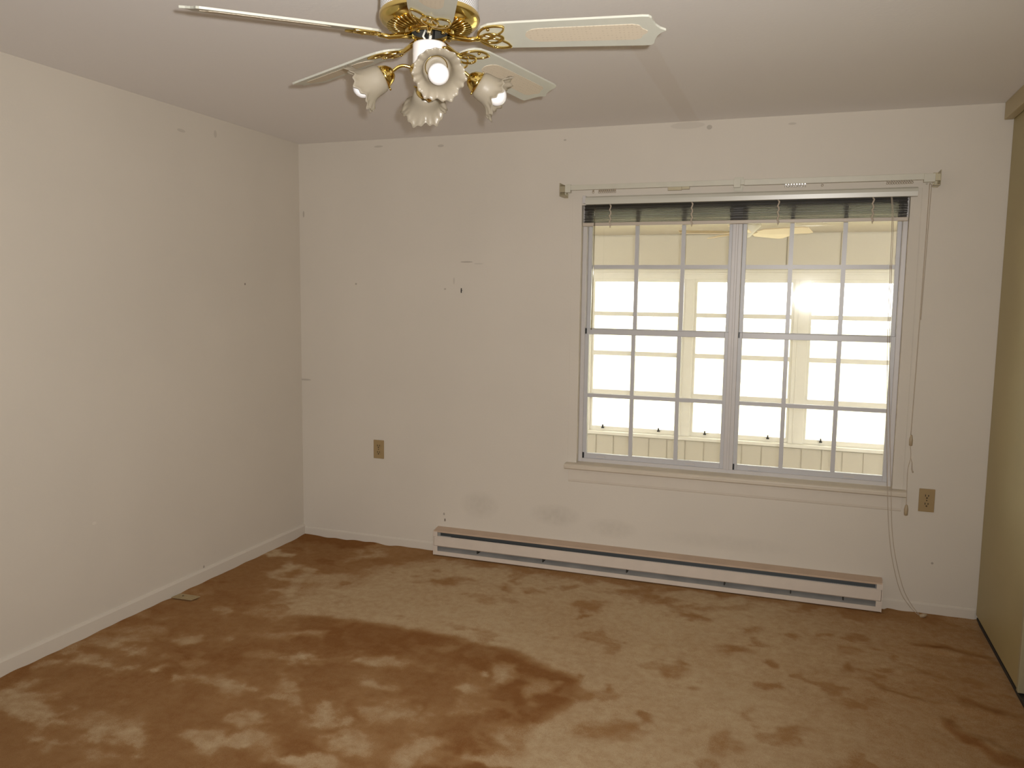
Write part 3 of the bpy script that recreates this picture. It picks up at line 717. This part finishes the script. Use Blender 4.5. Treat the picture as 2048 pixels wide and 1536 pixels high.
# switch housing and lamp kit
fpart(MB().lathe([(.030, .004), (.043, .003), (.045, -.001), (.045, -.048), (.044, -.052), (.030, -.052)], 48, None, True, True), 'switch_housing', M_white)
fpart(MB().lathe([(.004, 0), (.005, .004), (.0035, .012)], 10, Matrix.Translation((.043, -.012, -.014)) @ Matrix.Rotation(PI / 2, 4, 'Y'), True, True), 'reverse_switch', M_brass_d)
fpart(MB().lathe([(.034, -.052), (.052, -.056), (.054, -.066), (.044, -.088), (.022, -.106), (.010, -.112), (.009, -.120), (.014, -.128), (.010, -.140), (.002, -.146)], 48, None, True, True), 'lamp_kit_bowl', M_brass)
AZL = math.atan2(CAM.y - FC.y, CAM.x - FC.x) + 0.10
DOWN = math.radians(30)
def shade_fn(r, z, a, i):
    w = max(0, (z - .044) / .048); w = w * w
    s9 = math.cos(6 * a); s18 = math.cos(18 * a)
    return r * (1 + w * (.028 * s9 + .026 * s18)), z + w * (.006 * s9 + .003 * s18 - .010 * math.cos(a + PI))
lp = None
for k in range(4):
    az = AZL + k * PI / 2
    if lp is None:
        arm = MB().tube(smooth_path([(.048, 0, -.062), (.070, 0, -.057), (.086, 0, -.061), (.102, 0, -.073), (.108, 0, -.079)]), .0045, 10).build('lamp_arm', M_brass, fan)
        # local frame of the lamp: +z along the shade axis
        ax_d = Vector((math.cos(DOWN), 0, -math.sin(DOWN)))
        MX = Matrix.Translation((.105, 0, -.077)) @ ax_d.to_track_quat('Z', 'Y').to_matrix().to_4x4()
        cup = MB().lathe([(.006, -.006), (.013, -.004), (.022, .005), (.0285, .018), (.0305, .028), (.027, .028), (.020, .010), (.006, .002)], 36, MX)
        for q in range(3):
            a = 2 * PI * q / 3 + .4
            cup.tube([MX @ Vector((.029 * math.cos(a), .029 * math.sin(a), .023)), MX @ Vector((.038 * math.cos(a), .038 * math.sin(a), .023))], .0024, 8)
        cup = cup.build('socket_cup', M_brass, arm)
        prof = [(.011, .030), (.022, .027), (.028, .027), (.0335, .032), (.0360, .044), (.0370, .056), (.0390, .066), (.0425, .075), (.0485, .084), (.056, .091), (.063, .095)]
        sh = MB().lathe(prof, 108, MX, fn=shade_fn).build('lamp_shade', M_frost, arm)
        sd = sh.modifiers.new('thickness', 'SOLIDIFY'); sd.thickness = .0018
        bu = MB(); pr = []
        rb, zc = .0265, .085
        for q in range(20):
            t = -1.15 + (q / 19) * (PI / 2 + 1.15 - .0) ; pr.append((max(.0004, rb * math.cos(t)), zc + rb * math.sin(t)))
        bu.lathe([(.012, .031), (.0125, .046), (.0108 , .0615)] + pr, 40, MX, True, True)
        bu.mi = 1
        for (r1, a0, a1, w) in ((.0062, .3, 1.6, .00035), (.0062, 2.0, 3.6, .00035), (.0062, 4.0, 5.6, .00035), (.0030, 0.2, 2.2, .0003), (.0030, 3.4, 5.2, .0003)):
            pp = []
            for q in range(9):
                a = a0 + (a1 - a0) * q / 8
                zz = zc + math.sqrt(rb * rb - r1 * r1) + .0001
                pp.append(MX @ Vector((r1 * math.cos(a), r1 * math.sin(a), zz)))
            bu.tube(pp, w, 4)
        bu = bu.build('light_bulb', [simple('opal_bulb', (.90, .89, .90), .18, coat=.4), simple('bulb_print', (.35, .35, .38), .5)], arm)
        lp = dict(a=arm, c=cup, s=sh, b=bu)
    else:
        arm = lp['a'].copy(); COL.objects.link(arm); arm.parent = fan
        for q in ('c', 's', 'b'):
            o_ = lp[q].copy(); COL.objects.link(o_); o_.parent = arm
    arm.matrix_local = Matrix.Translation(FO + Vector((.004, .001, 0))) @ Matrix.Rotation(az, 4, 'Z')

# ---------------------------------------------------------------- sunroom outside the window
YP = 2.60; PX0, PX1 = -1.2, 5.6
def zc_at(y): return 2.44 - (2.44 - 2.07) * (y - T) / (YP - T)
kind(MB().box(PX0, PX1, T + .002, YP + .12, -.20, -.10).build('floor_sunroom', M_porch_floor))
mb = MB(); mb.prism([(T + .002, zc_at(T) + .0), (YP + .12, 2.07 - .018), (YP + .12, 2.14), (T + .002, 2.56)], 0, PX0 - .1, PX1 + .1)
kind(mb.build('ceiling_sunroom', M_porch_ceil))
mb = MB().box(PX0, PX1, YP, YP + .10, -.10, .345)                       # knee wall with grooves
x = PX0
gm = MB()
while x < PX1 - .16:
    mb.box(x + .006, x + .149, YP - .007, YP - .0001, -.10, .335); x += .155
mb.box(PX0, PX1, YP, YP + .10, 1.78, 2.08)
x = PX0
while x < PX1 - .42:
    mb.box(x + .004, x + .396, YP - .006, YP - .0001, 1.80, 2.062); x += .40
kind(mb.build('wall_sunroom', M_porch))
mb = MB().box(PX0, PX1, YP - .045, YP + .10, .345, .372)                # sill
mb.box(PX0, PX1, YP - .016, YP + .10, 1.70, 1.78).box(PX0, PX1, YP - .022, YP - .0165, 1.74, 1.755)
kind(mb.build('trim_6', M_porch_w, bevel=.003))
posts = [(-1.2, -1.05), (-.03, .08), (1.10, 1.21), (1.975, 2.085), (2.880, 2.990), (3.86, 3.97), (4.80, 4.91), (5.5, 5.6)]
mb = MB()
for a, b in posts: mb.box(a, b, YP - .0055, YP + .10, .372, 1.70).box(a + .03, a + .036, YP - .010, YP - .006, .372, 1.70)
kind(mb.build('trim_7', M_porch_w, bevel=.002))
wn = 2
for (a, b) in zip([p[1] for p in posts[:-1]], [p[0] for p in posts[1:]]):
    r_ = empty('window_%d' % wn, (a, YP, .372)); kind(r_); wn += 1
    mb = MB().box(a, a + .022, YP + .01, YP + .06, .372, 1.70).box(b - .022, b, YP + .01, YP + .06, .372, 1.70)
    mb.box(a + .0221, b - .0221, YP + .011, YP + .06, .372, .412).box(a + .0221, b - .0221, YP + .011, YP + .06, 1.675, 1.70)
    mb.box(a + .0221, b - .0221, YP + .014, YP + .05, 1.382, 1.418).box(a + .0221, b - .0221, YP + .014, YP + .05, 1.040, 1.078)
    mb.box(a + .0221, b - .0221, YP + .012, YP + .06, .686, .738)
    part(mb, 'window_frame', M_porch_w, r_)
    part(MB().box(a + .022, b - .022, YP + .030, YP + .033, .402, 1.675), 'pane', M_glass2, r_)
    for f in (.16, .80):
        xk = a + (b - a) * f
        part(MB().box(xk - .005, xk + .005, YP - .010, YP + .010, .405, .428).box(xk - .011, xk + .011, YP - .013, YP + .010, .396, .4049), 'window_crank', M_black if 1.2 < xk < 2.6 else M_dark, r_)
# end walls of the sunroom
kind(MB().box(PX0 - .1, PX0, T, YP + .1, -.2, 2.6).build('wall_sunroom_left', M_porch))
kind(MB().box(PX1, PX1 + .1, T, YP + .1, -.2, 2.6).build('wall_sunroom_right', M_porch))
# lawn
gr = MB().box(-30, 40, YP + .14, 60, -.45, -.40).build('lawn', M_lawn)
tag(gr, 'pale sunlit lawn beyond the sunroom windows', 'lawn', k='stuff')

# sunroom ceiling fan
FX, FY, FZ = 2.56, 1.30, 1.975
sf = empty('ceiling_fan', (FX, FY, zc_at(FY)))
tag(sf, 'peach bladed ceiling fan seen through the upper right window panes', 'ceiling fan')
part(MB().lathe([(.05, zc_at(FY) + .01), (.05, zc_at(FY) - .02), (.02, zc_at(FY) - .03)], 24, Matrix.Translation((FX, FY, 0)), True, True), 'canopy', M_porch_w, sf)
part(MB().lathe([(.011, zc_at(FY) - .02), (.011, FZ + .10)], 12, Matrix.Translation((FX, FY, 0))), 'downrod', M_porch_w, sf)
part(MB().lathe([(.03, FZ + .12), (.09, FZ + .10), (.10, FZ + .04), (.07, FZ + .012), (.03, FZ - .03), (.005, FZ - .035)], 32, Matrix.Translation((FX, FY, 0)), True, True), 'motor_housing', M_porch_w, sf)
pb = None
for k in range(5):
    az = -.35 + k * 2 * PI / 5
    if pb is None:
        pb = MB().prism([(.09, -.02), (.15, -.055), (.40, -.065), (.43, -.05), (.43, .05), (.40, .065), (.15, .055), (.09, .02)], 2, -.003, .003).build('fan_blade', M_outfan, sf); b_ = pb
    else:
        b_ = pb.copy(); COL.objects.link(b_); b_.parent = sf
    b_.matrix_local = Matrix.Translation((0, 0, FZ - zc_at(FY))) @ Matrix.Rotation(az, 4, 'Z') @ Matrix.Rotation(-.22, 4, 'X')
